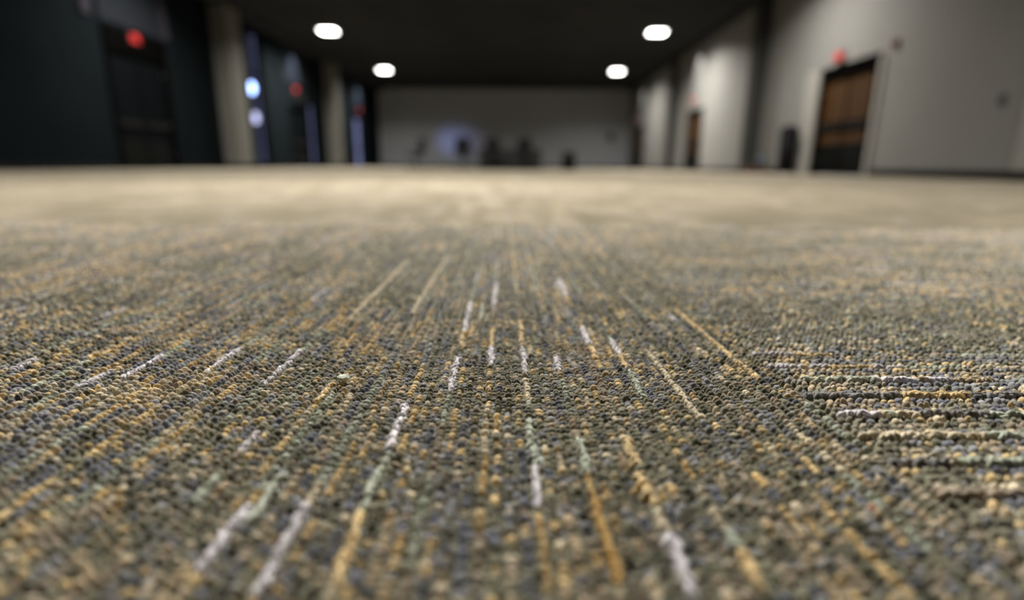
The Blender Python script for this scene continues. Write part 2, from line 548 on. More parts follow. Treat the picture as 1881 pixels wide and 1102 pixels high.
# two lit globe lamps of the corridor, seen through the first window
def globe(loc, m, label):
    t = thing('globe_lamp', label, 'lamp', loc)
    bm = bmesh.new()
    bmesh.ops.create_uvsphere(bm, u_segments=20, v_segments=12, radius=0.14)
    for v in bm.verts:
        v.co.z *= 1.9
    obj('globe', bm, m, t, smooth=True)
    bm = bmesh.new()
    add_tube(bm, [(-0.1, 0, 0), (-0.3, 0, 0), (-0.42, 0, 0)], 0.02)
    obj('arm', bm, M['black'], t)
    boxes('wall_plate', M['black'], [(-0.44, -0.42, -0.07, 0.07, -0.07, 0.07)], t, 0.003)
    return t
globe((-13.56, 28.5, 3.85), M['lobby'], 'bright bluish round lamp behind the narrow left window, the upper one')
globe((-13.56, 28.6, 2.44), M['lobby2'], 'pale lavender round lamp behind the narrow left window, the lower one')

# ------------------------------------------------------------------ exit signs
def exit_sign(side, y, z, label, dark=False, w=0.34, h=0.22, emit=1.0, X=None):
    s = 1 if side == 'right' else -1
    X = (XR if side == 'right' else XL) if X is None else X
    t = thing('exit_sign', label, 'exit sign', (X - s * 0.04, y, z), 0 if s > 0 else PI)
    boxes('housing', M['sign_box_dark'] if dark else M['sign_box'], [(-0.03, 0.04, -w / 2, w / 2, -h / 2, h / 2)], t, 0.006)
    boxes('face_panel', M['red_face'], [(-0.036, -0.030, -w / 2 + 0.02, w / 2 - 0.02, -h / 2 + 0.02, h / 2 - 0.02)], t, 0.001)
    text_part('letters', 'EXIT', h * 0.74, M['red_glow'], t, (-0.040, 0, 0), (PI / 2, 0, -PI / 2))
    return t
SG = 'lit exit signs over the doors'
exit_sign('right', 12.98, 2.57, 'red lit EXIT sign above the nearest brown double doors on the right')
exit_sign('right', 23.3, 2.80, 'red lit EXIT sign above the second door along the right wall')
exit_sign('right', 34.6, 3.0, 'faint small red EXIT sign above the farthest door on the right')
exit_sign('left', 13.85, 3.05, 'red lit EXIT sign on the black header of the nearest left doors', True, X=XL + 0.035)
exit_sign('left', 23.45, 3.14, 'red lit EXIT sign on the left wall between the two pale columns', True)
exit_sign('left', 32.4, 3.18, 'small red EXIT sign above the bright glazed opening at the far left', True)
# black closer box under the middle left sign
bm = bmesh.new()
add_box(bm, 0, 0.12, -0.55, 0.55, -0.13, 0.13)
o = obj('door_closer_cover', bm, M['black'], bevel=0.01, loc=(XL, 23.75, 2.86))
tag(o, 'black box cover right below the EXIT sign between the two pale columns', 'cover')

# ------------------------------------------------------------------ ceiling lights
def troffer(x, y, label, W):
    t = thing('ceiling_light', label, 'ceiling light', (x, y, H))
    a, c = 0.33, 0.28
    boxes('light_frame', M['troffer'], [(-a, a, -a, -c, -0.05, 0.0), (-a, a, c, a, -0.05, 0.0), (-a, -c, -c, c, -0.05, 0.0), (c, a, -c, c, -0.05, 0.0)], t)
    boxes('diffuser', M['diffuser'], [(-c, c, -c, c, -0.045, -0.02)], t)
    ld = bpy.data.lights.new('ceiling_light_glow', 'AREA')
    ld.shape = 'SQUARE'
    ld.size = 0.5
    ld.energy = W
    ld.spread = math.radians(150)
    ld.color = (1.0, 0.95, 0.86)
    lo = bpy.data.objects.new('ceiling_light_glow', ld)
    COL.objects.link(lo)
    lo.parent = t
    lo.location = (0, 0, -0.056)
LAB = {(0, 21.6): 'glowing square ceiling light, left one of the nearer visible pair', (1, 21.6): 'glowing square ceiling light, right one of the nearer visible pair',
       (0, 30.0): 'glowing square ceiling light, left one of the farther smaller pair', (1, 30.0): 'glowing square ceiling light, right one of the farther smaller pair',
       (0, 13.2): 'square ceiling light above the nearest left doors, out of the frame', (1, 13.2): 'square ceiling light near the brown right doors, out of the frame',
       (0, 4.8): 'square ceiling light at the left, closest to the camera', (1, 4.8): 'square ceiling light at the right, closest to the camera'}
for y in LY:
    for i, x in enumerate(LX):
        troffer(x, y, LAB[(i, y)], LAMP_W[y])

for y, W in CENTRE_FILL_W.items():  # middle lamps added above the view to brighten the carpet
    troffer(-0.9, y, 'added unseen square light over the middle of the hall, %s' % ('nearest the camera' if y < 6 else 'second from the camera'), W)

# wall-washing downlights above the exits
def downlight(x, y, W, label, tx, color=(1.0, 0.97, 0.93), ang=64):
    t = thing('recessed_downlight', label, 'downlight', (x, y, H))
    bm = bmesh.new()
    add_lathe(bm, [(0.06, -0.001), (0.11, -0.001), (0.11, -0.012), (0.085, -0.016), (0.07, -0.05), (0.062, -0.05), (0.06, -0.001)], 24)
    obj('trim_ring', bm, M['black'], t, smooth=True)
    sd = bpy.data.lights.new('downlight_beam', 'SPOT')
    sd.energy = W
    sd.spot_size = math.radians(ang)
    sd.spot_blend = 0.9
    sd.shadow_soft_size = 0.05
    sd.color = color
    so = bpy.data.objects.new('downlight_beam', sd)
    COL.objects.link(so)
    so.parent = t
    so.location = (0, 0, -0.07)
    so.rotation_euler = Vector((tx, 0, -1)).to_track_quat('-Z', 'Y').to_euler()
DG = None
downlight(6.5, 12.7, 22, 'small black downlight washing the wall above the nearest brown doors', 0.42)
downlight(6.55, 23.2, 300, 'small black downlight washing the wall above the second right door', 0.42)
downlight(6.55, 33.4, 190, 'small black downlight washing the wall above the farthest right door', 0.42)
downlight(-8.7, 23.4, 650, 'small black downlight washing the slate panel between the two left columns', -0.5, (0.8, 0.88, 1.0), 60)
downlight(-8.7, 32.4, 700, 'small black downlight washing the slate panel at the far left', -0.5, (0.8, 0.9, 1.0), 60)
downlight(-8.6, 16.9, 85, 'small black downlight in front of the nearer left column', 0.0, (1.0, 0.93, 0.8), 50)
downlight(-8.6, 26.4, 80, 'small black downlight in front of the farther left column', 0.0, (1.0, 0.93, 0.8), 50)

# added spot outside the far left glazing for the bluish glow on the far wall
sd = bpy.data.lights.new('blue_glow_spot', 'SPOT')
sd.energy = 2900
sd.color = (0.42, 0.52, 1.0)
sd.spot_size = math.radians(15)
sd.spot_blend = 1.0
sd.shadow_soft_size = 0.5
so = bpy.data.objects.new('blue_glow_spot', sd)
COL.objects.link(so)
so.location = (-11.2, 31.0, 1.5)
so.rotation_euler = (Vector((-4.5, YF, 1.7)) - so.location).to_track_quat('-Z', 'Y').to_euler()

# ------------------------------------------------------------------ wall fittings
t = thing('fire_alarm_strobe', 'small dull red alarm strobe on the wall right of the brown doors', 'alarm', (XR, 11.16, 2.46), PI / 2)
boxes('back_plate', M['alarm'], [(-0.08, 0.08, -0.0, 0.05, -0.08, 0.08)], t, 0.006)
boxes('strobe_lens', M['lens'], [(-0.03, 0.03, 0.05, 0.075, -0.045, 0.045)], t, 0.006)
t = thing('wall_control', 'small dark grey control plate on the wall near the right edge', 'wall control', (XR, 8.52, 1.16), PI / 2)
boxes('plate', M['grey_box'], [(-0.06, 0.06, 0.0, 0.02, -0.09, 0.09)], t, 0.004)
boxes('button', M['black'], [(-0.015, 0.015, 0.02, 0.03, 0.0, 0.03)], t, 0.002)
boxes('button', M['black'], [(-0.015, 0.015, 0.02, 0.03, -0.05, -0.02)], t, 0.002)
t = thing('wall_box', 'dark upright box mounted on the far wall near its right corner', 'wall box', (5.88, YF, 2.08), PI)
boxes('cabinet', M['bag'], [(-0.17, 0.17, 0.0, 0.16, -0.27, 0.27)], t, 0.01)
boxes('cabinet_door', M['black'], [(-0.14, 0.14, 0.16, 0.175, -0.24, 0.24)], t, 0.004)
boxes('latch', M['metal'], [(0.10, 0.12, 0.175, 0.19, -0.03, 0.03)], t, 0.002)

# ------------------------------------------------------------------ trash bin, box and bag by the right wall
t = thing('trash_bin', 'tall black waste bin standing left of the nearest brown doors', 'trash bin', (6.74, 14.2, 0))
bm = bmesh.new()
add_lathe(bm, [(0.180, 0.02), (0.198, 0.03), (0.216, 0.95), (0.210, 0.96), (0.192, 0.96)], 28)
obj('bin_body', bm, M['black'], t, smooth=True)
bm = bmesh.new()
add_lathe(bm, [(0.222, 0.96), (0.228, 0.98), (0.222, 1.08), (0.156, 1.17), (0.060, 1.20)], 28)
obj('dome_lid', bm, M['black'], t, smooth=True)
bm = bmesh.new()
add_lathe(bm, [(0.198, 0.0), (0.202, 0.02), (0.180, 0.022)], 28)
obj('base_ring', bm, M['metal'], t, smooth=True)
boxes('flap', M['kick'], [(-0.09, 0.09, -0.232, -0.2, 0.99, 1.07)], t, 0.005)

t = thing('cardboard_box', 'low reddish brown box on the floor by the dark pilaster', 'box', (6.60, 15.6, 0))
boxes('carton', M['card'], [(-0.36, 0.26, -0.17, 0.17, 0.0, 0.2)], t, 0.006)
boxes('flap', M['card'], [(-0.36, -0.06, -0.17, 0.17, 0.201, 0.207)], t)
boxes('flap', M['card'], [(-0.04, 0.26, -0.17, 0.17, 0.201, 0.207)], t)
bm = bmesh.new()
bmesh.ops.create_uvsphere(bm, u_segments=18, v_segments=10, radius=1.0)
for v in bm.verts:
    v.co.x *= 0.15; v.co.y *= 0.10; v.co.z = max(v.co.z, -0.75) * 0.16
    v.co.x += 0.012 * math.sin(9 * v.co.z * 10)
t = thing('cloth_bag', 'blue grey cloth bag lying on the low reddish brown box', 'bag', (6.72, 15.6, 0.328))
obj('bag_body', bm, M['bag'], t, smooth=True)
bm = bmesh.new()
add_tube(bm, [(-0.07, 0, 0.13), (-0.06, 0, 0.19), (0, 0, 0.22), (0.06, 0, 0.19), (0.07, 0, 0.13)], 0.008)
obj('handle', bm, M['black'], t, smooth=True)

# ------------------------------------------------------------------ chairs and table at the far wall
def make_chair(label):
    t = thing('office_chair', label, 'chair', (0, 0, 0), 0, 'high backed black chairs at the far end')
    boxes('seat', M['chair'], [(-0.25, 0.25, -0.23, 0.25, 0.46, 0.54)], t, 0.025)
    bm = bmesh.new()
    add_box(bm, -0.26, 0.26, -0.03, 0.03, 0.0, 0.50)
    for v in bm.verts:
        v.co.y -= v.co.z * 0.14
        v.co.x *= 1 - 0.12 * v.co.z
    obj('backrest', bm, M['chair'], t, 0.025, loc=(0, -0.24, 0.56))
    boxes('back_bracket', M['black'], [(-0.03, 0.03, -0.30, -0.27, 0.42, 0.72), (-0.03, 0.03, -0.28, 0.0, 0.42, 0.445)], t, 0.004)
    for s in (-1, 1):
        bm = bmesh.new()
        add_tube(bm, [(s * 0.25, -0.15, 0.49), (s * 0.30, -0.15, 0.55), (s * 0.30, -0.12, 0.70), (s * 0.30, 0.14, 0.72)], 0.018)
        obj('armrest', bm, M['black'], t, smooth=True)
    bm = bmesh.new()
    add_lathe(bm, [(0.05, 0.07), (0.05, 0.12), (0.028, 0.14), (0.028, 0.44), (0.10, 0.455)], 16)
    obj('pedestal', bm, M['black'], t, smooth=True)
    for k in range(5):
        an = 2 * PI * k / 5 + 0.3
        bm = bmesh.new()
        add_tube(bm, [(0.03 * math.cos(an), 0.03 * math.sin(an), 0.11), (0.28 * math.cos(an), 0.28 * math.sin(an), 0.07)], 0.018)
        lg = obj('leg', bm, M['black'], t, smooth=True)
        bm = bmesh.new()
        bmesh.ops.create_uvsphere(bm, u_segments=12, v_segments=8, radius=0.028)
        obj('caster', bm, M['black'], lg, smooth=True, loc=(0.28 * math.cos(an), 0.28 * math.sin(an), 0.028))
    return t
ch = make_chair('high backed black chair at the far end, standing alone in the bluish glow')
ch.location = (-1.96, 19.0, 0)
dup(ch, (-0.98, 19.0, 0), 0.1, 'high backed black chair before the dark skirted table, near its left end')
dup(ch, (0.14, 19.0, 0), -0.1, 'high backed black chair before the dark skirted table, near its right end')
dup(ch, (-3.68, 19.2, 0), 1.3, 'high backed dark chair turned sideways, leftmost of the far chairs')
t = thing('folding_table', 'long table with a dark skirt behind the two middle black chairs', 'table', (-0.38, 20.1, 0))
boxes('tabletop', M['grey_box'], [(-1.1, 1.1, -0.38, 0.38, 0.72, 0.75)], t, 0.006)
bm = bmesh.new()
prof = []
K = 160
for k in range(K + 1):
    s = k / K
    L_ = s * (0.76 * 2 + 2.2)
    if L_ < 0.76: x, y = -1.1, 0.38 - L_; nx, ny = -1, 0
    elif L_ < 2.96: x, y = -1.1 + (L_ - 0.76), -0.38; nx, ny = 0, -1
    else: x, y = 1.1, -0.38 + (L_ - 2.96); nx, ny = 1, 0
    w = 0.014 * math.sin(k * 1.55)
    prof.append(((x + nx * (0.015 + w * 0.3), y + ny * (0.015 + w * 0.3)), (x + nx * (0.02 + w), y + ny * (0.02 + w))))
for (a, c), (d, e) in zip(prof, prof[1:]):
    vs = [bm.verts.new((a[0], a[1], 0.72)), bm.verts.new((d[0], d[1], 0.72)), bm.verts.new((e[0], e[1], 0.02)), bm.verts.new((c[0], c[1], 0.02))]
    bm.faces.new(vs)
bmesh.ops.remove_doubles(bm, verts=bm.verts, dist=0.0001)
obj('table_skirt', bm, M['cloth'], t, smooth=True)
for sx in (-0.95, 0.95):
    for sy in (-0.3, 0.3):
        bm = bmesh.new()
        add_tube(bm, [(sx, sy, 0), (sx, sy, 0.4), (sx, sy, 0.72)], 0.015)
        obj('leg', bm, M['metal'], t)
t = thing('equipment_case', 'small dark case on the floor right of the skirted table', 'case', (1.80, 21.0, 0))
boxes('case_body', M['black'], [(-0.25, 0.25, -0.2, 0.2, 0.0, 0.54)], t, 0.015)
boxes('case_lid', M['black'], [(-0.25, 0.25, -0.2, 0.2, 0.55, 0.68)], t, 0.015)
boxes('latch', M['metal'], [(-0.2, -0.14, -0.215, -0.2, 0.51, 0.59)], t, 0.002)
boxes('latch', M['metal'], [(0.14, 0.2, -0.215, -0.2, 0.51, 0.59)], t, 0.002)
bm = bmesh.new()
add_tube(bm, [(-0.08, -0.2, 0.34), (-0.08, -0.235, 0.34), (0.08, -0.235, 0.34), (0.08, -0.2, 0.34)], 0.01)
obj('handle', bm, M['metal'], t)

# ------------------------------------------------------------------ crumbs and lint on the carpet
def crumb(x, y, r, m, name, label, cat, seed):
    rnd = random.Random(seed)
    bm = bmesh.new()
    bmesh.ops.create_icosphere(bm, subdivisions=2, radius=r)
    for v in bm.verts:
        v.co *= 0.75 + 0.5 * rnd.random()
        v.co.z *= 0.6
    o = obj(name, bm, m, loc=(x, y, 0.0052))
    tag(o, label, cat)
crumb(0.3134, 0.4504, 0.0011, M['crumb'], 'crumb', 'white crumb on the carpet farther off at the right, the blurred one', 'crumb', 1)
crumb(0.1723, 0.2927, 0.0009, M['crumb'], 'crumb', 'white crumb on the carpet beside the in-focus cross stripes', 'crumb', 2)
crumb(0.1573, 0.2103, 0.0009, M['red_lint'], 'red_lint', 'tiny red speck of lint on the carpet near the lower right corner', 'lint', 3)
crumb(-0.1230, 0.3492, 0.0040, mat('sage_knot', PAL['sage'], 0.9, noise=0.15, nscale=900), 'yarn_knot', 'pale green grey yarn knot standing up among the loops left of centre', 'yarn knot', 4)

# ------------------------------------------------------------------ carpet pile: every yarn loop near the camera
RUNS = [
 (-0.0921,0.8870,-0.0921,0.5353,'beige',0), (-0.0616,0.3149,-0.0599,0.2609,'white',1), (-0.0611,0.2422,-0.0610,0.2214,'sage',1),
 (-0.0610,0.2072,-0.0608,0.1651,'gold',1), (-0.1679,0.4174,-0.1631,0.3497,'white',1), (-0.2162,0.4224,-0.2159,0.3686,'white',1),
 (-0.2696,0.4039,-0.2648,0.3543,'white',1), (-0.2898,0.3748,-0.2909,0.3312,'white',0), (-0.3598,0.3973,-0.3606,0.3745,'white',1),
 (-0.1373,0.2786,-0.1377,0.2561,'white',0), (-0.1377,0.2424,-0.1362,0.2134,'sage',0), (-0.1138,0.2121,-0.1118,0.1703,'white',1),
 (-0.0870,0.2276,-0.0874,0.2092,'beige',0), (-0.0874,0.2092,-0.0857,0.1604,'white',1), (-0.0370,0.5696,-0.0344,0.4704,'white',1),
 (-0.0344,0.4704,-0.0335,0.4250,'gold',1), (-0.0098,0.4878,-0.0094,0.4252,'gold',0), (-0.0099,0.4252,-0.0107,0.3872,'white',1),
 (0.0177,0.5065,0.0158,0.4323,'gold',1), (0.0174,0.4253,0.0166,0.3706,'white',1), (0.0164,0.3551,0.0165,0.3232,'beige',0),
 (0.0168,0.2925,0.0174,0.2471,'sage',1), (0.0174,0.2471,0.0169,0.2107,'white',0), (-0.0367,0.3990,-0.0370,0.3651,'white',1),
 (-0.0378,0.3651,-0.0372,0.3361,'white',0), (0.0426,0.4019,0.0434,0.3761,'white',1), (0.0732,0.4886,0.0722,0.4371,'white',1),
 (0.0722,0.4371,0.0717,0.3996,'gold',0), (0.0973,0.4476,0.0975,0.4085,'white',1), (0.0975,0.4085,0.0960,0.3808,'gold',1),
 (0.0966,0.3763,0.0943,0.3275,'sage',0), (0.1251,0.4126,0.1210,0.2960,'beige',0), (0.0710,0.2690,0.0678,0.2109,'gold',2),
 (0.0674,0.2085,0.0686,0.1921,'beige',1), (0.0680,0.1901,0.0685,0.1601,'white',2), (0.0423,0.2188,0.0410,0.1626,'dgold',1),
 (0.0423,0.2758,0.0425,0.2370,'sage',1), (0.0926,0.1940,0.0938,0.1791,'sage',1), (0.0938,0.1791,0.0944,0.1633,'gold',1),
 (0.1941,0.5498,0.1766,0.3617,'gold',0), (-0.0100,0.6828,-0.0072,0.5701,'white',1), (0.0771,0.7018,0.0739,0.6093,'white',1),
 (-0.1506,0.8432,-0.1590,0.5345,'beige',0), (-0.1036,0.2327,-0.1048,0.2000,'sage',2), (-0.1203,0.3547,-0.1210,0.3230,'gold',0),
 (-0.0263,0.5698,-0.0245,0.5060,'sage',0), (0.2032,0.4117,0.2347,0.4119,'white',1), (0.2347,0.4119,0.2717,0.4134,'gold',0),
 (0.2010,0.3835,0.2496,0.3838,'white',1), (0.2496,0.3838,0.2843,0.3851,'gold',0), (0.2851,0.3862,0.3074,0.3875,'white',0),
 (0.2161,0.3537,0.2667,0.3589,'sage',2), (0.2667,0.3589,0.3230,0.3642,'white',2), (0.3230,0.3642,0.3534,0.3665,'tan',1),
 (0.2032,0.3303,0.2656,0.3349,'dark',2), (0.2656,0.3349,0.3123,0.3368,'gold',2), (0.3123,0.3368,0.3601,0.3387,'dark',2),
 (0.2066,0.2997,0.2319,0.3019,'white',2), (0.2319,0.3019,0.2604,0.3034,'beige',2), (0.2604,0.3034,0.3010,0.3065,'dark',2),
 (0.3010,0.3065,0.3390,0.3097,'sage',2), (0.2024,0.2725,0.2750,0.2769,'beige',2), (0.2750,0.2769,0.3088,0.2788,'sage',2),
 (0.1998,0.2425,0.2349,0.2440,'dark',2), (0.2349,0.2440,0.2773,0.2465,'sage',2), (0.1998,0.2173,0.2516,0.2202,'taupe',2)]
rng = np.random.default_rng(7)

def smooth_noise(u, v, su, sv, seed):
    """value noise, bilinear with smoothstep"""
    x, y = u * su, v * sv
    xi, yi = np.floor(x).astype(np.int64), np.floor(y).astype(np.int64)
    fx, fy = x - xi, y - yi
    fx, fy = fx * fx * (3 - 2 * fx), fy * fy * (3 - 2 * fy)
    def h(a, b):
        n = (a * 374761393 + b * 668265263 + seed * 974634777) & 0xFFFFFFFF
        n = ((n ^ (n >> 13)) * 1274126177) & 0xFFFFFFFF
        return ((n ^ (n >> 16)) & 0xFFFF) / 65535.0
    return (h(xi, yi) * (1 - fx) + h(xi + 1, yi) * fx) * (1 - fy) + (h(xi, yi + 1) * (1 - fx) + h(xi + 1, yi + 1) * fx) * fy

names = list(PAL)
pal = np.array([PAL[k][:3] for k in names])
ID = {k: i for i, k in enumerate(names)}

def visible(u, v, m=0.10):
    x = u * math.cos(ANG) - v * math.sin(ANG)
    y = u * math.sin(ANG) + v * math.cos(ANG)
    return (y > 0.115) & (np.abs(x) < 0.97 * y + m + 0.0)

def dome(nr, ns):
    vs, fs = [], []
    for i in range(nr):
        a = (i / nr) * PI / 2 - 0.25 * (1 - i / nr)
        for k in range(ns):
            t = 2 * PI * k / ns
            vs.append((math.cos(a) * math.cos(t), math.cos(a) * math.sin(t), math.sin(a)))
    vs.append((0, 0, 1))
    for i in range(nr - 1):
        for k in range(ns):
            fs.append((i * ns + k, i * ns + (k + 1) % ns, (i + 1) * ns + (k + 1) % ns, (i + 1) * ns + k))
    top = len(vs) - 1
    for k in range(ns):
        fs.append(((nr - 1) * ns + k, (nr - 1) * ns + (k + 1) % ns, top, top))
    return np.array(vs), fs

def arch(seg, ns, R=1.0, r=0.33):
    vs, fs = [], []
    for i in range(seg + 1):
        a = PI * (-0.08 + 1.16 * i / seg)
        for k in range(ns):
            t = 2 * PI * k / ns
            rr = R + r * math.cos(t)
            vs.append((rr * math.cos(a), r * math.sin(t), rr * math.sin(a)))
    for i in range(seg):
        for k in range(ns):
            fs.append((i * ns + k, (i + 1) * ns + k, (i + 1) * ns + (k + 1) % ns, i * ns + (k + 1) % ns))
    return np.array(vs), fs

ALL_V, ALL_Q, ALL_T, ALL_C, ALL_L = [], [], [], [], []
voff = 0
def emit(tmpl, pos, scale, yawa, tilt, color):
    """instances of one template: scale (n,3), yaw about z, tilt about the local x axis"""
    global voff
    tv, tf = tmpl
    n = len(pos)
    if n == 0:
        return
    P = tv[None] * scale[:, None, :]
    ct, st = np.cos(tilt)[:, None], np.sin(tilt)[:, None]
    y, z = P[..., 1] * ct - P[..., 2] * st, P[..., 1] * st + P[..., 2] * ct
    cy, sy = np.cos(yawa)[:, None], np.sin(yawa)[:, None]
    x2, y2 = P[..., 0] * cy - y * sy, P[..., 0] * sy + y * cy
    V = np.stack([x2 + pos[:, None, 0], y2 + pos[:, None, 1], z + pos[:, None, 2]], -1)
    nv = len(tv)
    base = (np.arange(n) * nv + voff)[:, None, None]
    q = np.array([f for f in tf if len(set(f)) == 4]).reshape(-1, 4)
    t3 = np.array([f[:3] for f in tf if len(set(f)) == 3]).reshape(-1, 3)
    if len(q):
        ALL_Q.append((q[None] + base).reshape(-1, 4))
    if len(t3):
        ALL_T.append((t3[None] + base).reshape(-1, 3))
    ALL_V.append(V.reshape(-1, 3))
    ALL_C.append(np.repeat(color, nv, axis=0))
    ALL_L.append((tv[None] + rng.uniform(0, 60, (n, 1, 3))).reshape(-1, 3))
    voff += n * nv

def run_field(k, s, seed, length):
    """piecewise constant random value along a yarn: k = yarn index, s = loop index"""
    b = np.floor((s + (k * 7919 % 13)) / length).astype(np.int64)
    n = (k.astype(np.int64) * 73856093 ^ b * 19349663 ^ seed * 83492791) & 0xFFFFFFFF
    n = ((n ^ (n >> 13)) * 1274126177) & 0xFFFFFFFF
    return ((n ^ (n >> 16)) & 0xFFFF) / 65535.0

def lay_tile(ti, tj):
    horiz = ti >= 1
    if ti < 0 and tj >= 2: horiz = False
    u0, v0 = U0 + ti * TILE, V0 + tj * TILE
    pitch = PR if horiz else PC
    off = 0.2190 if horiz else 0.0165
    step = 0.0043 if not horiz else 0.0046
    lo, hi = (v0, v0 + TILE) if horiz else (u0, u0 + TILE)
    half = pitch / 2
    k0, k1 = math.ceil((lo - off) / half), math.floor((hi - off - 1e-6) / half)
    ks = np.arange(k0, k1 + 1)
    al, ah = (u0, u0 + TILE) if horiz else (v0, v0 + TILE)
    ns = int(TILE / step)
    K, S = np.meshgrid(ks, np.arange(ns), indexing='ij')
    K, S = K.ravel(), S.ravel()
    across = off + K * half + rng.normal(0, 0.00024, K.size)
    along = al + (S + 0.5 + 0.5 * (K % 2)) * step + rng.normal(0, 0.0007, K.size)
    keep = (along < ah)
    K, S, across, along = K[keep], S[keep], across[keep], along[keep]
    across = across + 0.0009 * (smooth_noise(along, across, 60, 30, 5) - 0.5) * 2
    u, v = (along, across) if horiz else (across, along)
    keep = visible(u, v)
    K, S, across, along, u, v = K[keep], S[keep], across[keep], along[keep], u[keep], v[keep]
    if K.size == 0:
        return
    n = K.size
    sd = (ti * 31 + tj * 17) & 255
    zone = smooth_noise(across, along, 14, 5, sd) * 0.65 + smooth_noise(across, along, 40, 11, sd + 1) * 0.35
    zone = np.clip((zone - 0.30) / 0.28, 0, 1)
    if ti == 0 and tj == 1:           # greener band along both sides of the middle tile
        zone *= np.clip(1.0 - np.clip((np.abs(u - 0.005) - 0.08) / 0.03, 0, 1) * 0.97, 0, 1)
    if ti == 1:                       # green field beyond the cross stripes
        zone *= 1 - np.clip((v - 0.420) / 0.03, 0, 1) * np.clip((0.62 - v) / 0.05, 0, 1) * 0.9
        zone = np.where((u < 0.50) & (v < 0.415), np.maximum(zone, 0.75), zone)
        zone *= np.clip((u - 0.205) / 0.02, 0.25, 1)
    if ti <= 0 and tj <= 0:
        zone = np.maximum(zone, 0.45)
    main = (K % 2) == 0
    kk = K // 2
    accent = main & (kk % 4 == 0)
    r1 = np.where(rng.random(n) < 0.5, run_field(kk, S, 11 + sd, 9), run_field(kk, S, 12 + sd, 2))
    r2 = run_field(kk, S, 23 + sd, 1)
    r3 = rng.random(n)
    col = np.full(n, ID['olive'])
    # base yarns between the stripes
    col = np.where(r3 < 0.40, ID['dolive'], col)
    col = np.where(~main & (r3 > 0.90), ID['bluegrey'], col)
    # speckled stripes: short runs of gold, slate, tan
    typ = kk % 4
    sp = main & ~accent & (rng.random(n) < 0.30 + 0.66 * zone)
    if ti == 0:                       # long even stripes in the far half of the middle tiles
        r1 = np.where(v > 0.40, run_field(kk, S, 11 + sd, 6), r1)
    # probabilities of gold, slate, tan, beige, blue grey, taupe for the three stripe kinds
    pr = np.array([[0.26, 0.22, 0.13, 0.06, 0.05, 0.07], [0.26, 0.22, 0.13, 0.06, 0.05, 0.07],
                   [0.08, 0.14, 0.20, 0.16, 0.14, 0.16], [0.17, 0.27, 0.12, 0.06, 0.12, 0.08]])[typ % 4]
    cum = np.cumsum(pr, 1)
    ids = np.array([ID['gold'], ID['slate'], ID['tan'], ID['beige'], ID['bluegrey'], ID['taupe']])
    idx = (r1[:, None] > cum).sum(1)
    c2 = np.where(idx < 6, ids[np.minimum(idx, 5)], np.where(r2 < 0.5, ID['olive'], ID['dolive']))
    col = np.where(sp, c2, col)
    # accent stripes: long runs
    ra = run_field(kk, S, 5 + sd, 14)
    acc = np.array([ID['sage'], ID['beige'], ID['taupe'], ID['gold'], ID['bluegrey'], ID['tan'], ID['white'], ID['dark'], ID['olive']])
    acum = np.cumsum([0.20, 0.15, 0.14, 0.13, 0.10, 0.10, 0.08, 0.04])
    ca = acc[(ra[:, None] > acum).sum(1)]
    pa = rng.random(n) < (0.45 + 0.5 * zone)
    if tj <= 1 and -1 <= ti <= 1:
        ca = np.where((ca == ID['white']) & (v < 0.5), ID['bluegrey'], ca)
    col = np.where(accent & pa, ca, col)
    boost = np.zeros(n)
    for (a0, b0, a1, b1, cn, bo) in RUNS:
        um, vm = (a0 + a1) / 2, (b0 + b1) / 2
        hrun = abs(a1 - a0) > abs(b1 - b0)
        if hrun != horiz:
            continue
        cen = vm if hrun else um
        lo_, hi_ = sorted((a0, a1) if hrun else (b0, b1))
        kc = 4 * int(round((cen - off) / pitch / 4)) if hrun else int(round((cen - off) / pitch))
        sel = main & (kk == kc) & (along >= lo_) & (along <= hi_)
        col = np.where(sel & (rng.random(n) < 0.96), ID[cn], col)
        accent = accent | sel
        boost = np.where(sel, 0.35 + 0.35 * bo, boost)
    bright = np.clip(rng.normal(1.0, 0.15, n), 0.55, 1.45)
    tone = 0.84 + 0.34 * run_field(kk, S * 0, 41 + sd, 4)       # every yarn row has its own lightness
    bright = bright * np.where(main, tone, 0.84)
    color = pal[col] * bright[:, None]
    color = np.concatenate([color, np.ones((n, 1))], 1)
    x = u * math.cos(ANG) - v * math.sin(ANG)
    y = u * math.sin(ANG) + v * math.cos(ANG)
    base_yaw = ANG + (PI / 2 if horiz else 0.0)
    far = y > 0.60
    small = ~main
    isacc = accent & (boost > 0)
    lum = smooth_noise(u, v, 45, 45, 77)
    # ordinary loops, squashed domes lying across the yarn row
    for sel, tm in ((main & ~isacc & ~far, dome(4, 9)), (main & ~isacc & far, dome(2, 6)), (small & ~far, dome(3, 7)), (small & far, dome(2, 5))):
        m_ = int(sel.sum())
        if not m_:
            continue
        sm = small[sel]
        sx = np.where(sm, 0.0019, 0.00225) * rng.uniform(0.7, 1.35, m_)
        sy = np.where(sm, 0.0018, 0.0018) * rng.uniform(0.75, 1.25, m_)
        sz = np.where(sm, 0.0014, 0.0030) * rng.uniform(0.6, 1.4, m_) * (0.85 + 0.3 * lum[sel])
        pos = np.stack([x[sel], y[sel], np.full(m_, 0.0006)], 1)
        emit(tm, pos, np.stack([sx, sy, sz], 1), base_yaw + rng.normal(0, 0.24, m_), rng.normal(0.15, 0.28, m_), color[sel])
    # raised twisted loops of the accent runs
    m_ = int(isacc.sum())
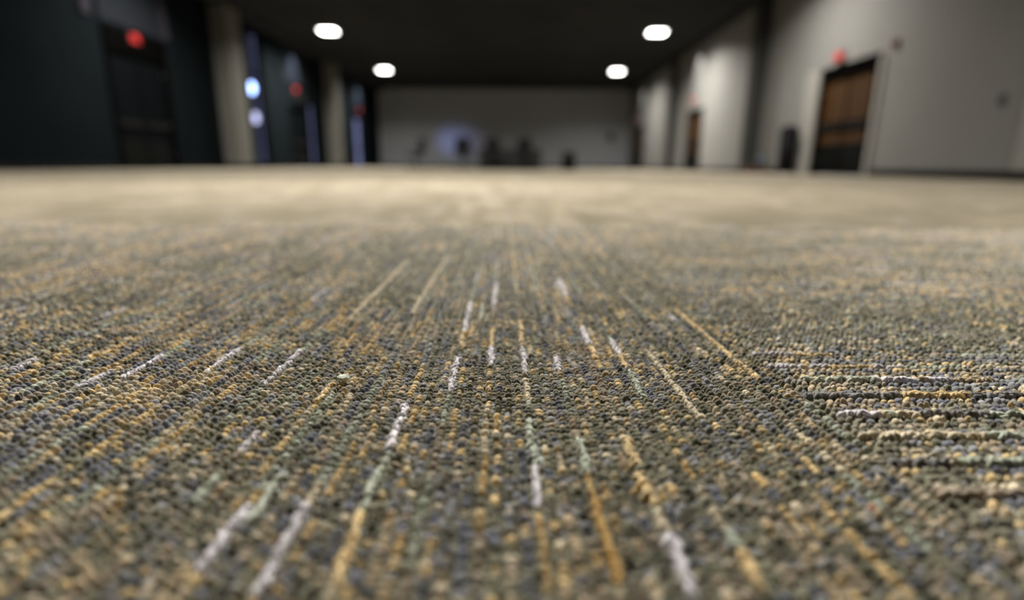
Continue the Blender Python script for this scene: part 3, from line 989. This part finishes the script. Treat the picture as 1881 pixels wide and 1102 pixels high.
    if m_:
        bo = boost[isacc]
        for rep in range(2):
            s = (0.0016 + 0.0008 * bo) * rng.uniform(0.85, 1.15, m_)
            jit = rng.normal(0, 0.0006, (m_, 2))
            sx_ = x[isacc] + jit[:, 0]
            sy_ = y[isacc] + jit[:, 1]
            pos = np.stack([sx_, sy_, 0.0008 + 0.0012 * bo + rng.normal(0, 0.0003, m_)], 1)
            ya = base_yaw + PI / 2 + np.where((np.arange(m_) + rep) % 2 == 0, 0.5, -0.5) + rng.normal(0, 0.25, m_)
            emit(ARCH, pos, np.stack([s * 1.25, s * 1.3, s * 1.0], 1), ya, rng.normal(0, 0.35, m_), color[isacc])
        # soft body beneath so the stripe reads as a solid cord
        sx = 0.0022 * rng.uniform(0.9, 1.15, m_)
        pos = np.stack([x[isacc], y[isacc], np.full(m_, 0.0006)], 1)
        emit(dome(3, 8), pos, np.stack([sx, sx * 0.85, 0.0026 + 0.0014 * bo], 1), base_yaw + rng.normal(0, 0.2, m_), rng.normal(0, 0.15, m_), color[isacc])

ARCH = arch(7, 6)
for ti in range(-4, 4):
    for tj in range(-1, 3):
        lay_tile(ti, tj)

# loose single fibres standing out of the yarn
nf = 7000
fy = rng.uniform(0.20, 0.62, nf)
fx = rng.uniform(-1, 1, nf) * (0.95 * fy + 0.04)
seg = 6
tt = np.linspace(0, 1, seg)
fv = np.array([(math.cos(2 * PI * k / 3), math.sin(2 * PI * k / 3)) for k in range(3)])
ftv = np.array([(t, 0, 0) for t in tt for k in range(3)])
ftf = [(i * 3 + k, i * 3 + (k + 1) % 3, (i + 1) * 3 + (k + 1) % 3, (i + 1) * 3 + k) for i in range(seg - 1) for k in range(3)]
L_f = rng.uniform(0.0015, 0.0045, nf)
az = rng.uniform(0, 2 * PI, nf)
bend = rng.uniform(-2.2, 2.2, nf)
hh = rng.uniform(0.0002, 0.0011, nf)
aa = az[:, None] + bend[:, None] * tt[None]
dx = np.cumsum(np.cos(aa), 1) * (L_f / seg)[:, None]
dy = np.cumsum(np.sin(aa), 1) * (L_f / seg)[:, None]
dz = np.sin(tt * PI)[None] * hh[:, None]
rad = 0.00004 + 0.00002 * rng.random(nf)
FP = np.stack([fx[:, None] + dx, fy[:, None] + dy, 0.0026 + dz], -1)
FV = np.repeat(FP[:, :, None, :], 3, axis=2)
FV[..., 0] += fv[None, None, :, 0] * rad[:, None, None]
FV[..., 2] += fv[None, None, :, 1] * rad[:, None, None]
ALL_V.append(FV.reshape(-1, 3))
ALL_Q.append((np.array(ftf)[None] + (np.arange(nf) * seg * 3 + voff)[:, None, None]).reshape(-1, 4))
fc = np.concatenate([pal[rng.choice([ID['tan'], ID['beige'], ID['bluegrey'], ID['olive']], nf)], np.ones((nf, 1))], 1)
ALL_C.append(np.repeat(fc, seg * 3, axis=0))
ALL_L.append(np.tile(ftv, (nf, 1)))
voff += nf * seg * 3

V = np.concatenate(ALL_V).astype(np.float32)
Q = np.concatenate(ALL_Q)
T3 = np.concatenate(ALL_T)
C4 = np.concatenate(ALL_C).astype(np.float32)
me = bpy.data.meshes.new('carpet_pile')
me.vertices.add(len(V))
me.vertices.foreach_set('co', V.ravel())
me.loops.add(Q.size + T3.size)
me.loops.foreach_set('vertex_index', np.concatenate([Q.ravel(), T3.ravel()]).astype(np.int32))
me.polygons.add(len(Q) + len(T3))
me.polygons.foreach_set('loop_start', np.concatenate([np.arange(len(Q)) * 4, Q.size + np.arange(len(T3)) * 3]).astype(np.int32))
me.update(calc_edges=True)
me.polygons.foreach_set('use_smooth', np.ones(len(Q) + len(T3), dtype=bool))
at = me.attributes.new('yarn', 'FLOAT_COLOR', 'POINT')
at.data.foreach_set('color', C4.ravel())
at = me.attributes.new('strand', 'FLOAT_VECTOR', 'POINT')
at.data.foreach_set('vector', np.concatenate(ALL_L).astype(np.float32).ravel())
me.materials.append(M['yarn'])
pile = bpy.data.objects.new('carpet_pile', me)
COL.objects.link(pile)
pile['kind'] = 'stuff'
pile['label'] = 'looped yarn pile of the green, gold and slate striped carpet in the foreground'
pile['category'] = 'carpet'
print('PILE verts', len(V))
